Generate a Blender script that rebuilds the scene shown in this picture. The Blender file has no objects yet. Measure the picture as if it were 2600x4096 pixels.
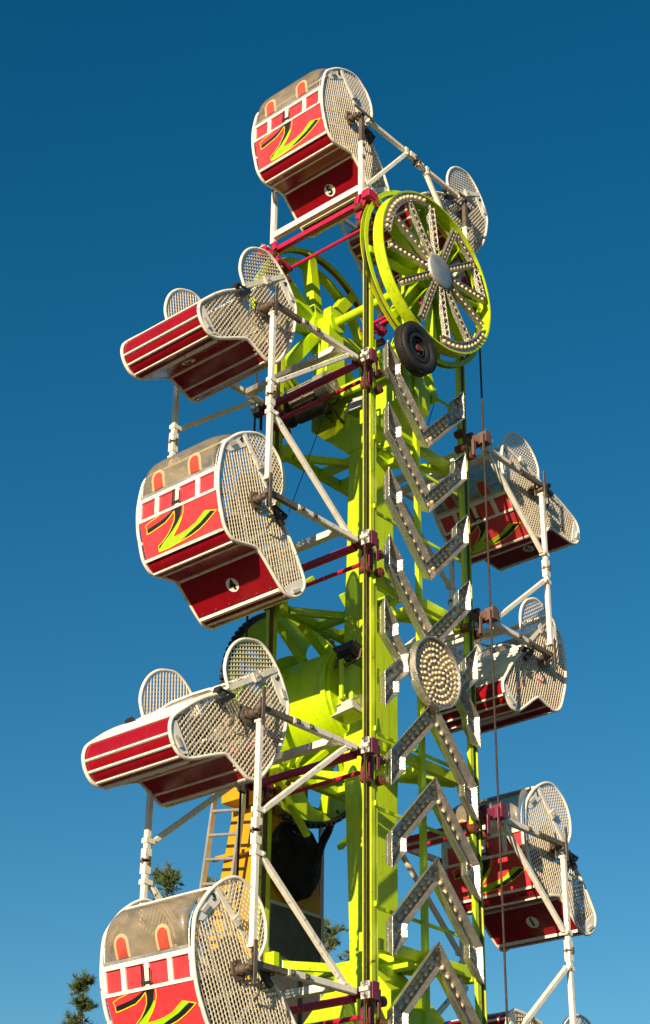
import bpy, math, random
from mathutils import Vector as V, Matrix
from mathutils.geometry import tessellate_polygon
random.seed(7)
R=math.radians; PI=math.pi
sc=bpy.context.scene
C=sc.collection
# ------------------------------------------------------------------ camera, sky, sun, exposure
HUB=9.7                                    # height of the boom's hub above the ground
AZ,EL,ROLL=0.842521,0.506820,0.01343
CAM=V((-14.746,-11.356,HUB-8.072))
fw=V((math.sin(AZ)*math.cos(EL),math.cos(AZ)*math.cos(EL),math.sin(EL)))
rt=fw.cross(V((0,0,1))).normalized(); up=rt.cross(fw)
r2=rt*math.cos(ROLL)+up*math.sin(ROLL); u2=-rt*math.sin(ROLL)+up*math.cos(ROLL)
cd=bpy.data.cameras.new('camera'); cam=bpy.data.objects.new('camera',cd); C.objects.link(cam)
cam.matrix_world=Matrix(((r2.x,u2.x,-fw.x,CAM.x),(r2.y,u2.y,-fw.y,CAM.y),(r2.z,u2.z,-fw.z,CAM.z),(0,0,0,1)))
cd.sensor_fit='VERTICAL'; cd.sensor_height=24; cd.lens=6626.0/4096*24
cd.clip_end=3000; cd.clip_start=0.1
sc.camera=cam
w=bpy.data.worlds.new('World'); sc.world=w; w.use_nodes=True
nt=w.node_tree; bg=nt.nodes['Background']
sky=nt.nodes.new('ShaderNodeTexSky'); sky.sky_type='NISHITA'; sky.sun_disc=False
SUN_EL=R(13.0)
sdir=V((-math.cos(SUN_EL)*math.cos(R(16.5)),-math.cos(SUN_EL)*math.sin(R(16.5)),math.sin(SUN_EL)))  # towards the sun
sky.sun_elevation=SUN_EL
sky.sun_rotation=math.atan2(sdir.x,sdir.y)
sky.air_density=1.0; sky.dust_density=0.0; sky.ozone_density=2.2; sky.altitude=0
hs=nt.nodes.new('ShaderNodeHueSaturation'); hs.inputs['Saturation'].default_value=1.40; hs.inputs['Hue'].default_value=0.492; hs.inputs['Value'].default_value=1.15
nt.links.new(sky.outputs[0],hs.inputs['Color']); nt.links.new(hs.outputs[0],bg.inputs[0])
bg.inputs[1].default_value=0.055
sl=bpy.data.lights.new('sun','SUN'); sl.energy=5.0; sl.angle=R(0.5); sl.color=(1.0,0.80,0.54)
so=bpy.data.objects.new('sun',sl); C.objects.link(so); so.rotation_euler=(-sdir).to_track_quat('-Z','Y').to_euler()
so.location=(-40,-12,20)
sc.view_settings.view_transform='Standard'; sc.view_settings.look='None'; sc.view_settings.gamma=1
sc.view_settings.exposure=0.75; sc.view_settings.use_curve_mapping=False

# ------------------------------------------------------------------ materials
def mat(name,col,rough=0.5,metal=0.0,var=0.08,vscale=6.0,bump=0.0,bscale=60.0,rust=0.0,rscale=9.0,coat=0.0,rcol=(0.16,0.06,0.02),spec=0.5,dirt=0.0,streak=0.0):
    m=bpy.data.materials.new(name); m.use_nodes=True; t=m.node_tree; n=t.nodes; l=t.links; b=n['Principled BSDF']
    b.inputs['Roughness'].default_value=rough; b.inputs['Metallic'].default_value=metal
    b.inputs['Coat Weight'].default_value=coat; b.inputs['Coat Roughness'].default_value=0.12
    b.inputs['Specular IOR Level'].default_value=spec
    tc=n.new('ShaderNodeTexCoord')
    no=n.new('ShaderNodeTexNoise'); no.inputs['Scale'].default_value=vscale; no.inputs['Detail'].default_value=6; no.inputs['Roughness'].default_value=0.65
    oi=n.new('ShaderNodeObjectInfo'); sc_=n.new('ShaderNodeVectorMath'); sc_.operation='SCALE'; sc_.inputs[0].default_value=(17.0,9.0,23.0); l.new(oi.outputs['Random'],sc_.inputs['Scale'])
    av=n.new('ShaderNodeVectorMath'); av.operation='ADD'; l.new(tc.outputs['Object'],av.inputs[0]); l.new(sc_.outputs[0],av.inputs[1]); OV=av.outputs[0]
    l.new(OV,no.inputs['Vector'])
    mr=n.new('ShaderNodeMapRange'); mr.inputs[1].default_value=0.3; mr.inputs[2].default_value=0.7; mr.inputs[3].default_value=1-var; mr.inputs[4].default_value=1+var
    l.new(no.outputs['Fac'],mr.inputs[0])
    mul=n.new('ShaderNodeVectorMath'); mul.operation='MULTIPLY'; mul.inputs[0].default_value=col[:3]; l.new(mr.outputs[0],mul.inputs[1])
    out=mul.outputs[0]
    def layer(out,amt,scale,c,soft,detail=8):
        nz=n.new('ShaderNodeTexNoise'); nz.inputs['Scale'].default_value=scale; nz.inputs['Detail'].default_value=detail; nz.inputs['Roughness'].default_value=0.7
        l.new(OV,nz.inputs['Vector'])
        m2=n.new('ShaderNodeMapRange'); m2.inputs[1].default_value=0.72-amt*0.3; m2.inputs[2].default_value=0.72-amt*0.3+soft; l.new(nz.outputs['Fac'],m2.inputs[0])
        mx=n.new('ShaderNodeMix'); mx.data_type='RGBA'; l.new(m2.outputs[0],mx.inputs[0]); l.new(out,mx.inputs[6]); mx.inputs[7].default_value=(*c,1)
        return mx.outputs[2]
    if dirt>0: out=layer(out,dirt,3.0,tuple(0.45*c+0.02 for c in col[:3]),0.35,5)
    if rust>0: out=layer(out,rust,rscale,rcol,0.05)
    l.new(out,b.inputs['Base Color'])
    if streak>0:
        sm=n.new('ShaderNodeMapping'); sm.inputs['Scale'].default_value=(9,9,0.8); l.new(OV,sm.inputs[0]); ns=n.new('ShaderNodeTexNoise'); ns.inputs['Scale'].default_value=2.2; ns.inputs['Detail'].default_value=6; l.new(sm.outputs[0],ns.inputs['Vector'])
        m3=n.new('ShaderNodeMapRange'); m3.inputs[1].default_value=0.52; m3.inputs[2].default_value=0.80; m3.inputs[4].default_value=streak; l.new(ns.outputs['Fac'],m3.inputs[0])
        mx3=n.new('ShaderNodeMix'); mx3.data_type='RGBA'; l.new(m3.outputs[0],mx3.inputs[0]); l.new(out,mx3.inputs[6]); mx3.inputs[7].default_value=(0.10,0.055,0.025,1); out=mx3.outputs[2]; l.new(out,b.inputs['Base Color'])
    nr=n.new('ShaderNodeTexNoise'); nr.inputs['Scale'].default_value=7; nr.inputs['Detail'].default_value=5; l.new(OV,nr.inputs['Vector'])
    m4=n.new('ShaderNodeMapRange'); m4.inputs[1].default_value=0.3; m4.inputs[2].default_value=0.7; m4.inputs[3].default_value=rough*0.75; m4.inputs[4].default_value=min(1,rough*1.35); l.new(nr.outputs['Fac'],m4.inputs[0]); l.new(m4.outputs[0],b.inputs['Roughness'])
    if bump>0:
        nb=n.new('ShaderNodeTexNoise'); nb.inputs['Scale'].default_value=bscale; nb.inputs['Detail'].default_value=3
        l.new(tc.outputs['Object'],nb.inputs['Vector'])
        bp=n.new('ShaderNodeBump'); bp.inputs['Strength'].default_value=bump; bp.inputs['Distance'].default_value=0.01
        l.new(nb.outputs['Fac'],bp.inputs['Height']); l.new(bp.outputs[0],b.inputs['Normal'])
    return m
M={}
M['lime']=mat('lime_paint',(0.44,0.63,0.002),0.42,var=0.13,vscale=2,rust=0.30,rscale=16,bump=0.10,bscale=14,dirt=0.5,coat=0.1,streak=0.35)
M['lime_worn']=mat('worn_lime_paint',(0.46,0.61,0.004),0.42,var=0.12,vscale=5,rust=0.34,rscale=12,bump=0.1,bscale=30,dirt=0.5,streak=0.5)
M['white']=mat('white_paint',(0.78,0.74,0.65),0.42,var=0.07,rust=0.36,rscale=13,dirt=0.5,bump=0.08,bscale=30,streak=0.3)
M['wire']=mat('white_wire_paint',(0.66,0.60,0.47),0.45,var=0.10,rust=0.34,rscale=20,dirt=0.5)
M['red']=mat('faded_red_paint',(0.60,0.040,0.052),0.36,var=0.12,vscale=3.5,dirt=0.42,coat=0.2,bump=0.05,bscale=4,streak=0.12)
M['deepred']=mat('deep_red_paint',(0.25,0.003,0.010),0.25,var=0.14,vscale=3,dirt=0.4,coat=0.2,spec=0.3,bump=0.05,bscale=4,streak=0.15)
M['magenta']=mat('magenta_paint',(0.40,0.008,0.055),0.38,var=0.12,rust=0.35,rscale=12,dirt=0.4)
M['alu']=mat('stamped_aluminium',(0.54,0.51,0.45),0.30,metal=0.80,var=0.22,vscale=14,bump=0.9,bscale=110,dirt=0.45)
M['alu_wall']=mat('stamped_aluminium_wall',(0.60,0.57,0.51),0.22,metal=0.86,var=0.22,vscale=14,bump=0.6,bscale=110,dirt=0.4)
M['cap_alu']=mat('cast_aluminium',(0.55,0.54,0.51),0.42,metal=0.8,var=0.1,bump=0.5,bscale=120)
M['bulb']=mat('warm_bulb_glass',(0.60,0.47,0.27),0.2,var=0.05,spec=0.7)
M['magenta_old']=mat('faded_magenta_paint',(0.15,0.015,0.045),0.5,var=0.2,rust=0.45,rscale=10,dirt=0.5)
M['salmon_old']=mat('weathered_clamp_paint',(0.13,0.075,0.06),0.6,var=0.2,rust=0.5,rscale=14,dirt=0.5)
M['steel']=mat('dirty_steel',(0.20,0.165,0.13),0.5,metal=0.6,var=0.25,rust=0.55,rscale=18,bump=0.2)
M['bolt']=mat('zinc_bolt',(0.55,0.53,0.50),0.3,metal=0.9,var=0.1)
M['cover']=mat('black_tarpaulin',(0.012,0.012,0.012),0.9,var=0.3,bump=0.4,bscale=12,spec=0.2)
M['black']=mat('black_metal',(0.018,0.017,0.016),0.45,var=0.2)
M['rubber']=mat('tyre_rubber',(0.013,0.012,0.012),0.6,var=0.2,bump=0.3,bscale=70)
M['rust']=mat('rusty_cable',(0.032,0.018,0.013),0.75,var=0.4,vscale=30,bump=0.6,bscale=50)
M['groove']=mat('greasy_groove',(0.10,0.05,0.025),0.6,var=0.4,vscale=12)
M['roller']=mat('rusty_roller',(0.13,0.032,0.018),0.5,var=0.3)
M['yellow']=mat('tower_yellow_paint',(0.48,0.27,0.003),0.4,var=0.08,vscale=2,dirt=0.35)
M['grey']=mat('grey_plastic',(0.52,0.50,0.46),0.5,var=0.08)
M['motor']=mat('greasy_motor_casting',(0.36,0.335,0.29),0.4,metal=0.45,var=0.2,rust=0.3,dirt=0.7,bump=0.2)
M['panel']=mat('quilted_grey_panel',(0.075,0.075,0.08),0.6,var=0.25,vscale=2.0,bump=0.7,bscale=6)
M['ladder']=mat('ladder_aluminium',(0.45,0.44,0.42),0.4,metal=0.6,var=0.1)
M['ink']=mat('black_ink',(0.012,0.012,0.012),0.4)
M['logo_green']=mat('green_decal',(0.33,0.62,0.008),0.35,coat=0.3,var=0.04)
M['logo_yellow']=mat('yellow_decal',(0.85,0.66,0.01),0.35,coat=0.3,var=0.04)
M['plate']=mat('white_number_plate',(0.80,0.78,0.72),0.4,var=0.04)
M['insert']=mat('dusty_red_pad',(0.42,0.06,0.035),0.5,var=0.2,dirt=0.5)
M['cream']=mat('cream_trim',(0.46,0.36,0.21),0.45,var=0.1)
M['seat']=mat('dark_seat_vinyl',(0.045,0.04,0.04),0.5,var=0.2)
M['bark']=mat('pine_bark',(0.12,0.075,0.05),0.9,var=0.3,bump=0.5)
M['ground']=mat('fairground_asphalt',(0.036,0.034,0.032),0.9,var=0.2,vscale=0.7,bump=0.3,bscale=20)
# lens glass of the lamps
M['lens']=mat('lamp_lens',(0.12,0.2,0.06),0.12,var=0.3,coat=0.5)
def needle_mat():
    m=mat('pine_needles',(0.055,0.085,0.018),0.6,var=0.35,vscale=2.0)
    return m
M['needle']=needle_mat()
def dusty(name,col,alpha,rough):
    m=bpy.data.materials.new(name); m.use_nodes=True; t=m.node_tree; n=t.nodes; l=t.links; b=n['Principled BSDF']; o=n['Material Output']
    b.inputs['Base Color'].default_value=(*col,1); b.inputs['Roughness'].default_value=rough; b.inputs['Specular IOR Level'].default_value=0.5
    b.inputs['Coat Weight'].default_value=0.6; b.inputs['Coat Roughness'].default_value=0.08
    tr=n.new('ShaderNodeBsdfTransparent'); tr.inputs[0].default_value=(0.72,0.68,0.60,1)
    tc=n.new('ShaderNodeTexCoord'); mp=n.new('ShaderNodeMapping'); mp.inputs['Scale'].default_value=(3.5,1.3,2.2)
    no=n.new('ShaderNodeTexNoise'); no.inputs['Scale'].default_value=2.6; no.inputs['Detail'].default_value=7; no.inputs['Roughness'].default_value=0.6
    l.new(tc.outputs['Object'],mp.inputs[0]); l.new(mp.outputs[0],no.inputs['Vector'])
    mr=n.new('ShaderNodeMapRange'); mr.inputs[1].default_value=0.35; mr.inputs[2].default_value=0.68; mr.inputs[3].default_value=alpha-0.16; mr.inputs[4].default_value=alpha+0.22
    l.new(no.outputs['Fac'],mr.inputs[0]); mx=n.new('ShaderNodeMixShader'); l.new(mr.outputs[0],mx.inputs[0]); l.new(tr.outputs[0],mx.inputs[1]); l.new(b.outputs[0],mx.inputs[2]); l.new(mx.outputs[0],o.inputs[0])
    return m
M['bubble']=dusty('dusty_clear_plastic',(0.38,0.32,0.235),0.40,0.35)
M['shield']=dusty('smoked_hub_shield',(0.22,0.185,0.135),0.80,0.5)

# ------------------------------------------------------------------ mesh helpers
class MB:
    def __init__(s): s.v=[]; s.f=[]; s.sm=[]
    def add(s,vs,fs,smooth=False):
        o=len(s.v); s.v+= [tuple(x) for x in vs]; s.f+=[tuple(i+o for i in f) for f in fs]; s.sm+=[smooth]*len(fs); return s
    def box(s,c,d,ax=None):
        c=V(c); X,Y,Z=ax if ax else (V((1,0,0)),V((0,1,0)),V((0,0,1)))
        hx,hy,hz=[k/2 for k in d]; vs=[c+X*hx*i+Y*hy*j+Z*hz*k for k in (-1,1) for j in (-1,1) for i in (-1,1)]
        return s.add(vs,[(0,2,3,1),(4,5,7,6),(0,1,5,4),(2,6,7,3),(0,4,6,2),(1,3,7,5)])
    def bb(s,x0,x1,y0,y1,z0,z1): return s.box(((x0+x1)/2,(y0+y1)/2,(z0+z1)/2),(abs(x1-x0),abs(y1-y0),abs(z1-z0)))
    def bar(s,a,b,w,h=None,ref=(0,1,0),ch=0.0):
        a=V(a); b=V(b); h=h or w; Z=(b-a); L=Z.length
        if L<1e-6: return s
        Z=Z/L; X=Z.cross(V(ref))
        if X.length<1e-4: X=Z.cross(V((1,0,0)))
        X.normalize(); Y=Z.cross(X).normalized()
        if ch<=0: return s.box((a+b)/2,(w,h,L),(X,Y,Z))
        # chamfered box section
        pts=[]; 
        for sx,sy,o in ((1,1,0),(1,1,1),(-1,1,1),(-1,1,0),(-1,-1,0),(-1,-1,1),(1,-1,1),(1,-1,0)):
            x=sx*(w/2-(ch if o==1 else 0)); y=sy*(h/2-(ch if o==0 else 0)); pts.append(X*x+Y*y)
        n=8; vs=[a+p for p in pts]+[b+p for p in pts]
        fs=[(i,(i+1)%n,n+(i+1)%n,n+i) for i in range(n)]+[tuple(range(n-1,-1,-1)),tuple(range(n,2*n))]
        return s.add(vs,fs)
    def cyl(s,a,b,r0,r1=None,n=20,cap=True,smooth=True):
        a=V(a); b=V(b); r1=r0 if r1 is None else r1; Z=(b-a).normalized(); X=Z.orthogonal().normalized(); Y=Z.cross(X)
        vs=[a+(X*math.cos(2*PI*i/n)+Y*math.sin(2*PI*i/n))*r0 for i in range(n)]+[b+(X*math.cos(2*PI*i/n)+Y*math.sin(2*PI*i/n))*r1 for i in range(n)]
        s.add(vs,[(i,(i+1)%n,n+(i+1)%n,n+i) for i in range(n)],smooth)
        if cap: s.add(vs[:n],[tuple(range(n-1,-1,-1))]); s.add(vs[n:],[tuple(range(n))])
        return s
    def tube(s,pts,r,n=8,closed=False,flat=None):
        pts=[V(p) for p in pts]; N=len(pts); rings=[]; prev=None
        for i,p in enumerate(pts):
            if closed: t=(pts[(i+1)%N]-pts[i-1])
            else: t=pts[min(i+1,N-1)]-pts[max(i-1,0)]
            t.normalize()
            if prev is None: X=t.orthogonal().normalized() if flat is None else t.cross(V(flat)).normalized()
            else:
                X=prev-t*prev.dot(t)
                if flat is not None: X=t.cross(V(flat))
                X.normalize()
            prev=X; Y=t.cross(X); rings.append([p+(X*math.cos(2*PI*k/n)+Y*math.sin(2*PI*k/n))*r for k in range(n)])
        vs=[q for rg in rings for q in rg]; fs=[]
        for i in range(N if closed else N-1):
            j=(i+1)%N
            for k in range(n): fs.append((i*n+k,i*n+(k+1)%n,j*n+(k+1)%n,j*n+k))
        s.add(vs,fs,True)
        if not closed: s.add(rings[0],[tuple(range(n-1,-1,-1))]); s.add(rings[-1],[tuple(range(n))])
        return s
    def ribbon(s,pts,w,t,closed=False):
        """flat strip following pts in the x-z plane: w along y (tuple y0,y1), t thickness"""
        y0,y1=w; N=len(pts); ns=[]
        for i in range(N):
            a=pts[i-1] if (closed or i>0) else pts[i]; b=pts[(i+1)%N] if (closed or i<N-1) else pts[i]
            d=V((b[0]-a[0],b[1]-a[1])).normalized(); ns.append(V((-d.y,d.x)))
        vs=[]
        for (x,z),nn in zip(pts,ns):
            for sx in (-t/2,t/2):
                for y in (y0,y1): vs.append((x+nn.x*sx,y,z+nn.y*sx))
        fs=[]
        for i in range(N if closed else N-1):
            j=(i+1)%N; a=i*4; b=j*4
            fs+=[(a,b,b+1,a+1),(a+2,a+3,b+3,b+2),(a,a+2,b+2,b),(a+1,b+1,b+3,a+3)]
        if not closed: fs+=[(0,1,3,2),((N-1)*4,(N-1)*4+2,(N-1)*4+3,(N-1)*4+1)]
        return s.add(vs,fs)
    def prism(s,poly,y0,y1):
        n=len(poly); vs=[(x,y0,z) for x,z in poly]+[(x,y1,z) for x,z in poly]
        fs=[tuple(range(n)),tuple(range(2*n-1,n-1,-1))]+[(i,n+i,n+(i+1)%n,(i+1)%n) for i in range(n)]
        return s.add(vs,fs)
    def prismx(s,poly,x0,x1):
        n=len(poly); vs=[(x0,y,z) for y,z in poly]+[(x1,y,z) for y,z in poly]
        fs=[tuple(range(n)),tuple(range(2*n-1,n-1,-1))]+[(i,n+i,n+(i+1)%n,(i+1)%n) for i in range(n)]
        return s.add(vs,fs)
    def ring(s,c,r0,r1,y0,y1,n=64,a0=0,a1=2*PI):
        """annulus about the y axis, centre c=(x,z)"""
        full=abs(a1-a0-2*PI)<1e-6; N=n if full else n+1; vs=[]
        for i in range(N):
            a=a0+(a1-a0)*i/n; cx,sx=math.cos(a),math.sin(a)
            vs+=[(c[0]+cx*r0,y0,c[1]+sx*r0),(c[0]+cx*r1,y0,c[1]+sx*r1),(c[0]+cx*r1,y1,c[1]+sx*r1),(c[0]+cx*r0,y1,c[1]+sx*r0)]
        fs=[]; 
        for i in range(n):
            a=i*4; b=((i+1)%N)*4
            for k in range(4): fs.append((a+k,a+(k+1)%4,b+(k+1)%4,b+k))
        if not full: fs+=[(0,3,2,1),(n*4,n*4+1,n*4+2,n*4+3)]
        return s.add(vs,fs)
    def loft(s,rings,cap=True,smooth=False):
        n=len(rings[0]); vs=[p for r_ in rings for p in r_]; fs=[]
        for i in range(len(rings)-1):
            for k in range(n): fs.append((i*n+k,i*n+(k+1)%n,(i+1)*n+(k+1)%n,(i+1)*n+k))
        if cap: fs+=[tuple(range(n-1,-1,-1)),tuple(range((len(rings)-1)*n,len(rings)*n))]
        return s.add(vs,fs,smooth)
    def mesh(s,name):
        m=bpy.data.meshes.new(name); m.from_pydata(s.v,[],s.f)
        m.polygons.foreach_set('use_smooth',s.sm); m.update()
        import bmesh
        b=bmesh.new(); b.from_mesh(m); bmesh.ops.recalc_face_normals(b,faces=b.faces); b.to_mesh(m); b.free()
        return m
def obj(name,mb,m,parent=None,loc=None,bevel=0.0):
    me=mb.mesh(name) if isinstance(mb,MB) else mb
    if m is not None and not me.materials: me.materials.append(m)
    o=bpy.data.objects.new(name,me); C.objects.link(o)
    if parent is not None: o.parent=parent
    if loc is not None: o.location=loc
    if bevel>0:
        md=o.modifiers.new('bevel','BEVEL'); md.width=bevel; md.segments=2; md.limit_method='ANGLE'
    return o
def pieces(name,m,parent,mbs,bevel=0.0,loc=None):
    return [obj(name,x,m,parent,loc=loc,bevel=bevel) for x in mbs]
def tag(o,label=None,cat=None,group=None,kind=None):
    if label: o['label']=label
    if cat: o['category']=cat
    if group: o['group']=group
    if kind: o['kind']=kind
    return o
def thing(name,loc,label,cat,group=None):
    o=bpy.data.objects.new(name,None); C.objects.link(o); o.location=loc; o.empty_display_size=0.2
    return tag(o,label,cat,group)
def copy_tree(o,parent=None):
    c=o.copy(); C.objects.link(c); c.parent=parent
    for ch in list(o.children): copy_tree(ch,c)
    return c
_txt={}
def text_mesh(s_,size,ext=0.003):
    k=(s_,size)
    if k not in _txt:
        cu=bpy.data.curves.new('digit','FONT'); cu.body=s_; cu.size=size; cu.extrude=ext; cu.offset=size*0.035
        cu.align_x='CENTER'; cu.align_y='CENTER'
        o=bpy.data.objects.new('digit',cu); C.objects.link(o); dg=bpy.context.evaluated_depsgraph_get(); dg.update()
        me=bpy.data.meshes.new_from_object(o.evaluated_get(dg)); bpy.data.objects.remove(o)
        me.materials.clear(); me.materials.append(M['ink']); me.name='number'; _txt[k]=me
    return _txt[k]
def basis(right,up_,n,loc):
    return Matrix(((right[0],up_[0],n[0],loc[0]),(right[1],up_[1],n[1],loc[1]),(right[2],up_[2],n[2],loc[2]),(0,0,0,1)))
def catmull(p,closed=True,k=4):
    out=[]; N=len(p)
    for i in range(N if closed else N-1):
        P=[p[(i+j)%N] if closed else p[min(max(i+j,0),N-1)] for j in (-1,0,1,2)]
        for q in range(k):
            t=q/k; r_=[]
            for d in range(len(p[0])):
                a,b,c,e=[x[d] for x in P]
                r_.append(0.5*((2*b)+(-a+c)*t+(2*a-5*b+4*c-e)*t*t+(-a+3*b-3*c+e)*t*t*t))
            out.append(tuple(r_))
    if not closed: out.append(tuple(p[-1]))
    return out
def hatch(poly,ang,sp):
    """segments of parallel lines spaced sp at angle ang clipped to the polygon"""
    ca,sa=math.cos(ang),math.sin(ang); q=[(x*ca+z*sa,-x*sa+z*ca) for x,z in poly]; lo=min(p[1] for p in q); hi=max(p[1] for p in q)
    out=[]; y=math.ceil(lo/sp)*sp+sp*0.37
    while y<hi:
        xs=[]
        for i in range(len(q)):
            (x0,y0),(x1,y1)=q[i],q[(i+1)%len(q)]
            if (y0<=y)!=(y1<=y): xs.append(x0+(y-y0)/(y1-y0)*(x1-x0))
        xs.sort()
        for a,b in zip(xs[::2],xs[1::2]):
            if b-a>0.01: out.append(((a*ca-y*sa,a*sa+y*ca),(b*ca-y*sa,b*sa+y*ca)))
        y+=sp
    return out

# ------------------------------------------------------------------ ground
gd=MB(); gd.add([(-1500,-1500,0),(1500,-1500,0),(1500,1500,0),(-1500,1500,0)],[(0,1,2,3)])
tag(obj('ground',gd,M['ground']),kind='structure')

# ------------------------------------------------------------------ the ride's boom
H=HUB
boom=thing('ride_boom',(0,0.98,H),'tall lime green ride boom standing upright with central spine, rails and hub drum','ride boom')
def bp(name,mb,m,bevel=0.0,par=None):
    """part of the boom built in world-like coordinates relative to the hub (x=u, y=d, z from hub)"""
    o=obj(name,mb,m,par or boom,bevel=bevel)
    if par is None: o.location=(0,-0.98,0)
    return o
# spine
def rect(x0,x1,y0,y1,z): return [(x0,y0,z),(x1,y0,z),(x1,y1,z),(x0,y1,z)]
prof=[(-3.5,.25,1.05),(-2.6,.28,1.08),(-1.7,.27,1.12),(-.9,.31,1.17),(.9,.31,1.17),(1.7,.27,1.14),(2.6,.25,1.12),(3.5,.23,1.10)]
sp=MB().loft([rect(-.31,b,.80,c,z) for z,b,c in prof])
spine=bp('spine',sp,M['lime'],0.012)
for sg in (1,-1):
    ch=MB()
    pts=[(.79,3.42),(1.13,3.42),(1.78,4.02),(1.78,4.36),(.20,4.36),(.20,4.02)]
    ch.prismx([(y,sg*z) for y,z in pts],-.33,.33)
    bp('crosshead',ch,M['lime'],0.012)
    pl=MB()
    for y0,y1 in ((.22,.34),(1.62,1.76)):
        pl.loft([rect(-.24,.24,y0,y1,sg*4.36),rect(-.20,.20,y0,y1,sg*5.2),rect(-.13,.13,y0,y1,sg*6.2)])
        pl.bar((-.55,(y0+y1)/2,sg*4.3),(-.10,(y0+y1)/2,sg*5.3),.09,.09); pl.bar((.55,(y0+y1)/2,sg*4.3),(.10,(y0+y1)/2,sg*5.3),.09,.09)
    pl.box((0,.98,sg*4.40),(.90,1.5,.07)); pl.box((-.455,.98,sg*4.33),(.05,1.5,.17)); pl.box((.455,.98,sg*4.33),(.05,1.5,.17))
    bp('axle_cheeks',pl,M['lime'],0.008)
    ax=MB().cyl((0,-.14,sg*5.965),(0,2.1,sg*5.965),.066,n=24)
    ax.cyl((0,.1,sg*5.965),(0,.37,sg*5.965),.14,n=24); ax.cyl((0,1.59,sg*5.965),(0,1.86,sg*5.965),.16,n=24)
    bp('wheel_axle',ax,M['lime'])
# rails
def rail(mirror,near):
    y=lambda q: q if near else 1.96-q
    L=5.965; s=mirror; m_=MB()
    for a,b,c,d_ in ((1.068,1.085,.155,.205),(.92,.99,.155,.205)): m_.bb(s*a,s*b,y(c),y(d_),-L,L)
    o=bp('rail',m_,M['lime_worn'],0.003)
    g=MB(); g.bb(s*.991,s*1.067,y(.175),y(.203),-L,L); obj('rail_groove',g,M['groove'],o)
    h=MB()
    return o
for s_ in (-1,1):
    for near in (True,False): rail(s_,near)
# cross frames at four levels
for z in (3.36,1.08,-1.08,-3.40):
    m_=MB()
    for yy in (.255,1.705):
        m_.bb(-.982,.982,yy-.045,yy+.045,z-.065,z+.065)
        for xx in (-.93,.93): m_.box((xx,yy+(.022 if yy<1 else -.022),z),(.094,.14,.21))
    for xx in (-.20,.20):
        m_.bb(xx-.045,xx+.045,.303,.797,z-.06,z+.06); m_.bb(xx-.045,xx+.045,1.05,1.657,z-.06,z+.06)
    for sx in (-1,1):
        m_.bar((sx*.22,.72,z-.02),(sx*.80,.31,z-.02),.07,.10,ref=(0,0,1)); m_.bar((sx*.22,1.2,z-.02),(sx*.80,1.65,z-.02),.07,.10,ref=(0,0,1))
    bp('cross_frame',m_,M['lime'],0.006)
# hub drum and slewing gear
dr=MB().cyl((0,1.10,0),(0,2.14,0),.66,n=64); dr.cyl((0,2.10,0),(0,2.17,0),.80,n=64)
dr.ring((0,0),.60,.70,1.15,1.22,64)
for k in range(8):
    a=PI/8+k*PI/4; dr.bar((math.cos(a)*.66,1.9,math.sin(a)*.66),(math.cos(a)*1.25,2.165,math.sin(a)*1.25),.05,.12,ref=(0,1,0))
bp('hub_drum',dr,M['lime'])
def holed_disc(name,r,holes,thick):
    cu=bpy.data.curves.new(name,'CURVE'); cu.dimensions='2D'; cu.fill_mode='BOTH'; cu.extrude=thick/2
    def circ(cx,cy,rr,n):
        s=cu.splines.new('POLY'); s.points.add(n-1); s.use_cyclic_u=True
        for i in range(n): a=2*PI*i/n; s.points[i].co=(cx+math.cos(a)*rr,cy+math.sin(a)*rr,0,1)
    circ(0,0,r,96)
    for h in holes: circ(*h,32)
    o=bpy.data.objects.new(name,cu); C.objects.link(o); dg=bpy.context.evaluated_depsgraph_get(); dg.update()
    me=bpy.data.meshes.new_from_object(o.evaluated_get(dg)); bpy.data.objects.remove(o); me.materials.clear(); return me
gm=holed_disc('gear_disc',1.37,[(.95*math.cos(R(22.5+45*k)),.95*math.sin(R(22.5+45*k)),.28) for k in range(8)],.06)
go=obj('gear_wheel',gm,M['lime'],boom); go.location=(0,2.2-.98,0); go.rotation_euler=(R(90),0,0)
tg=MB(); N=84
tg.ring((0,0),1.36,1.395,-.05,.05,N)
for k in range(N):
    a=2*PI*k/N; tg.box((math.cos(a)*1.41,0,math.sin(a)*1.41),(.045,.09,.055),(V((math.cos(a),0,math.sin(a))),V((0,1,0)),V((-math.sin(a),0,math.cos(a)))))
to=obj('drive_chain_teeth',tg,M['black'],go); to.rotation_euler=(R(-90),0,0)
# struts between the far cross frame and the drum
for sx,sz in ((-1,1),(1,1),(-1,-1),(1,-1)):
    bp('drum_strut',MB().bar((sx*.5,1.74,sz*1.02),(sx*.12,1.62,sz*.64),.07,.09),M['lime'],0.005)
    bp('corner_strut',MB().bar((sx*.95,1.74,sz*1.12),(sx*.30,1.74,sz*1.75),.06,.08),M['lime'],0.005)
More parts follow.
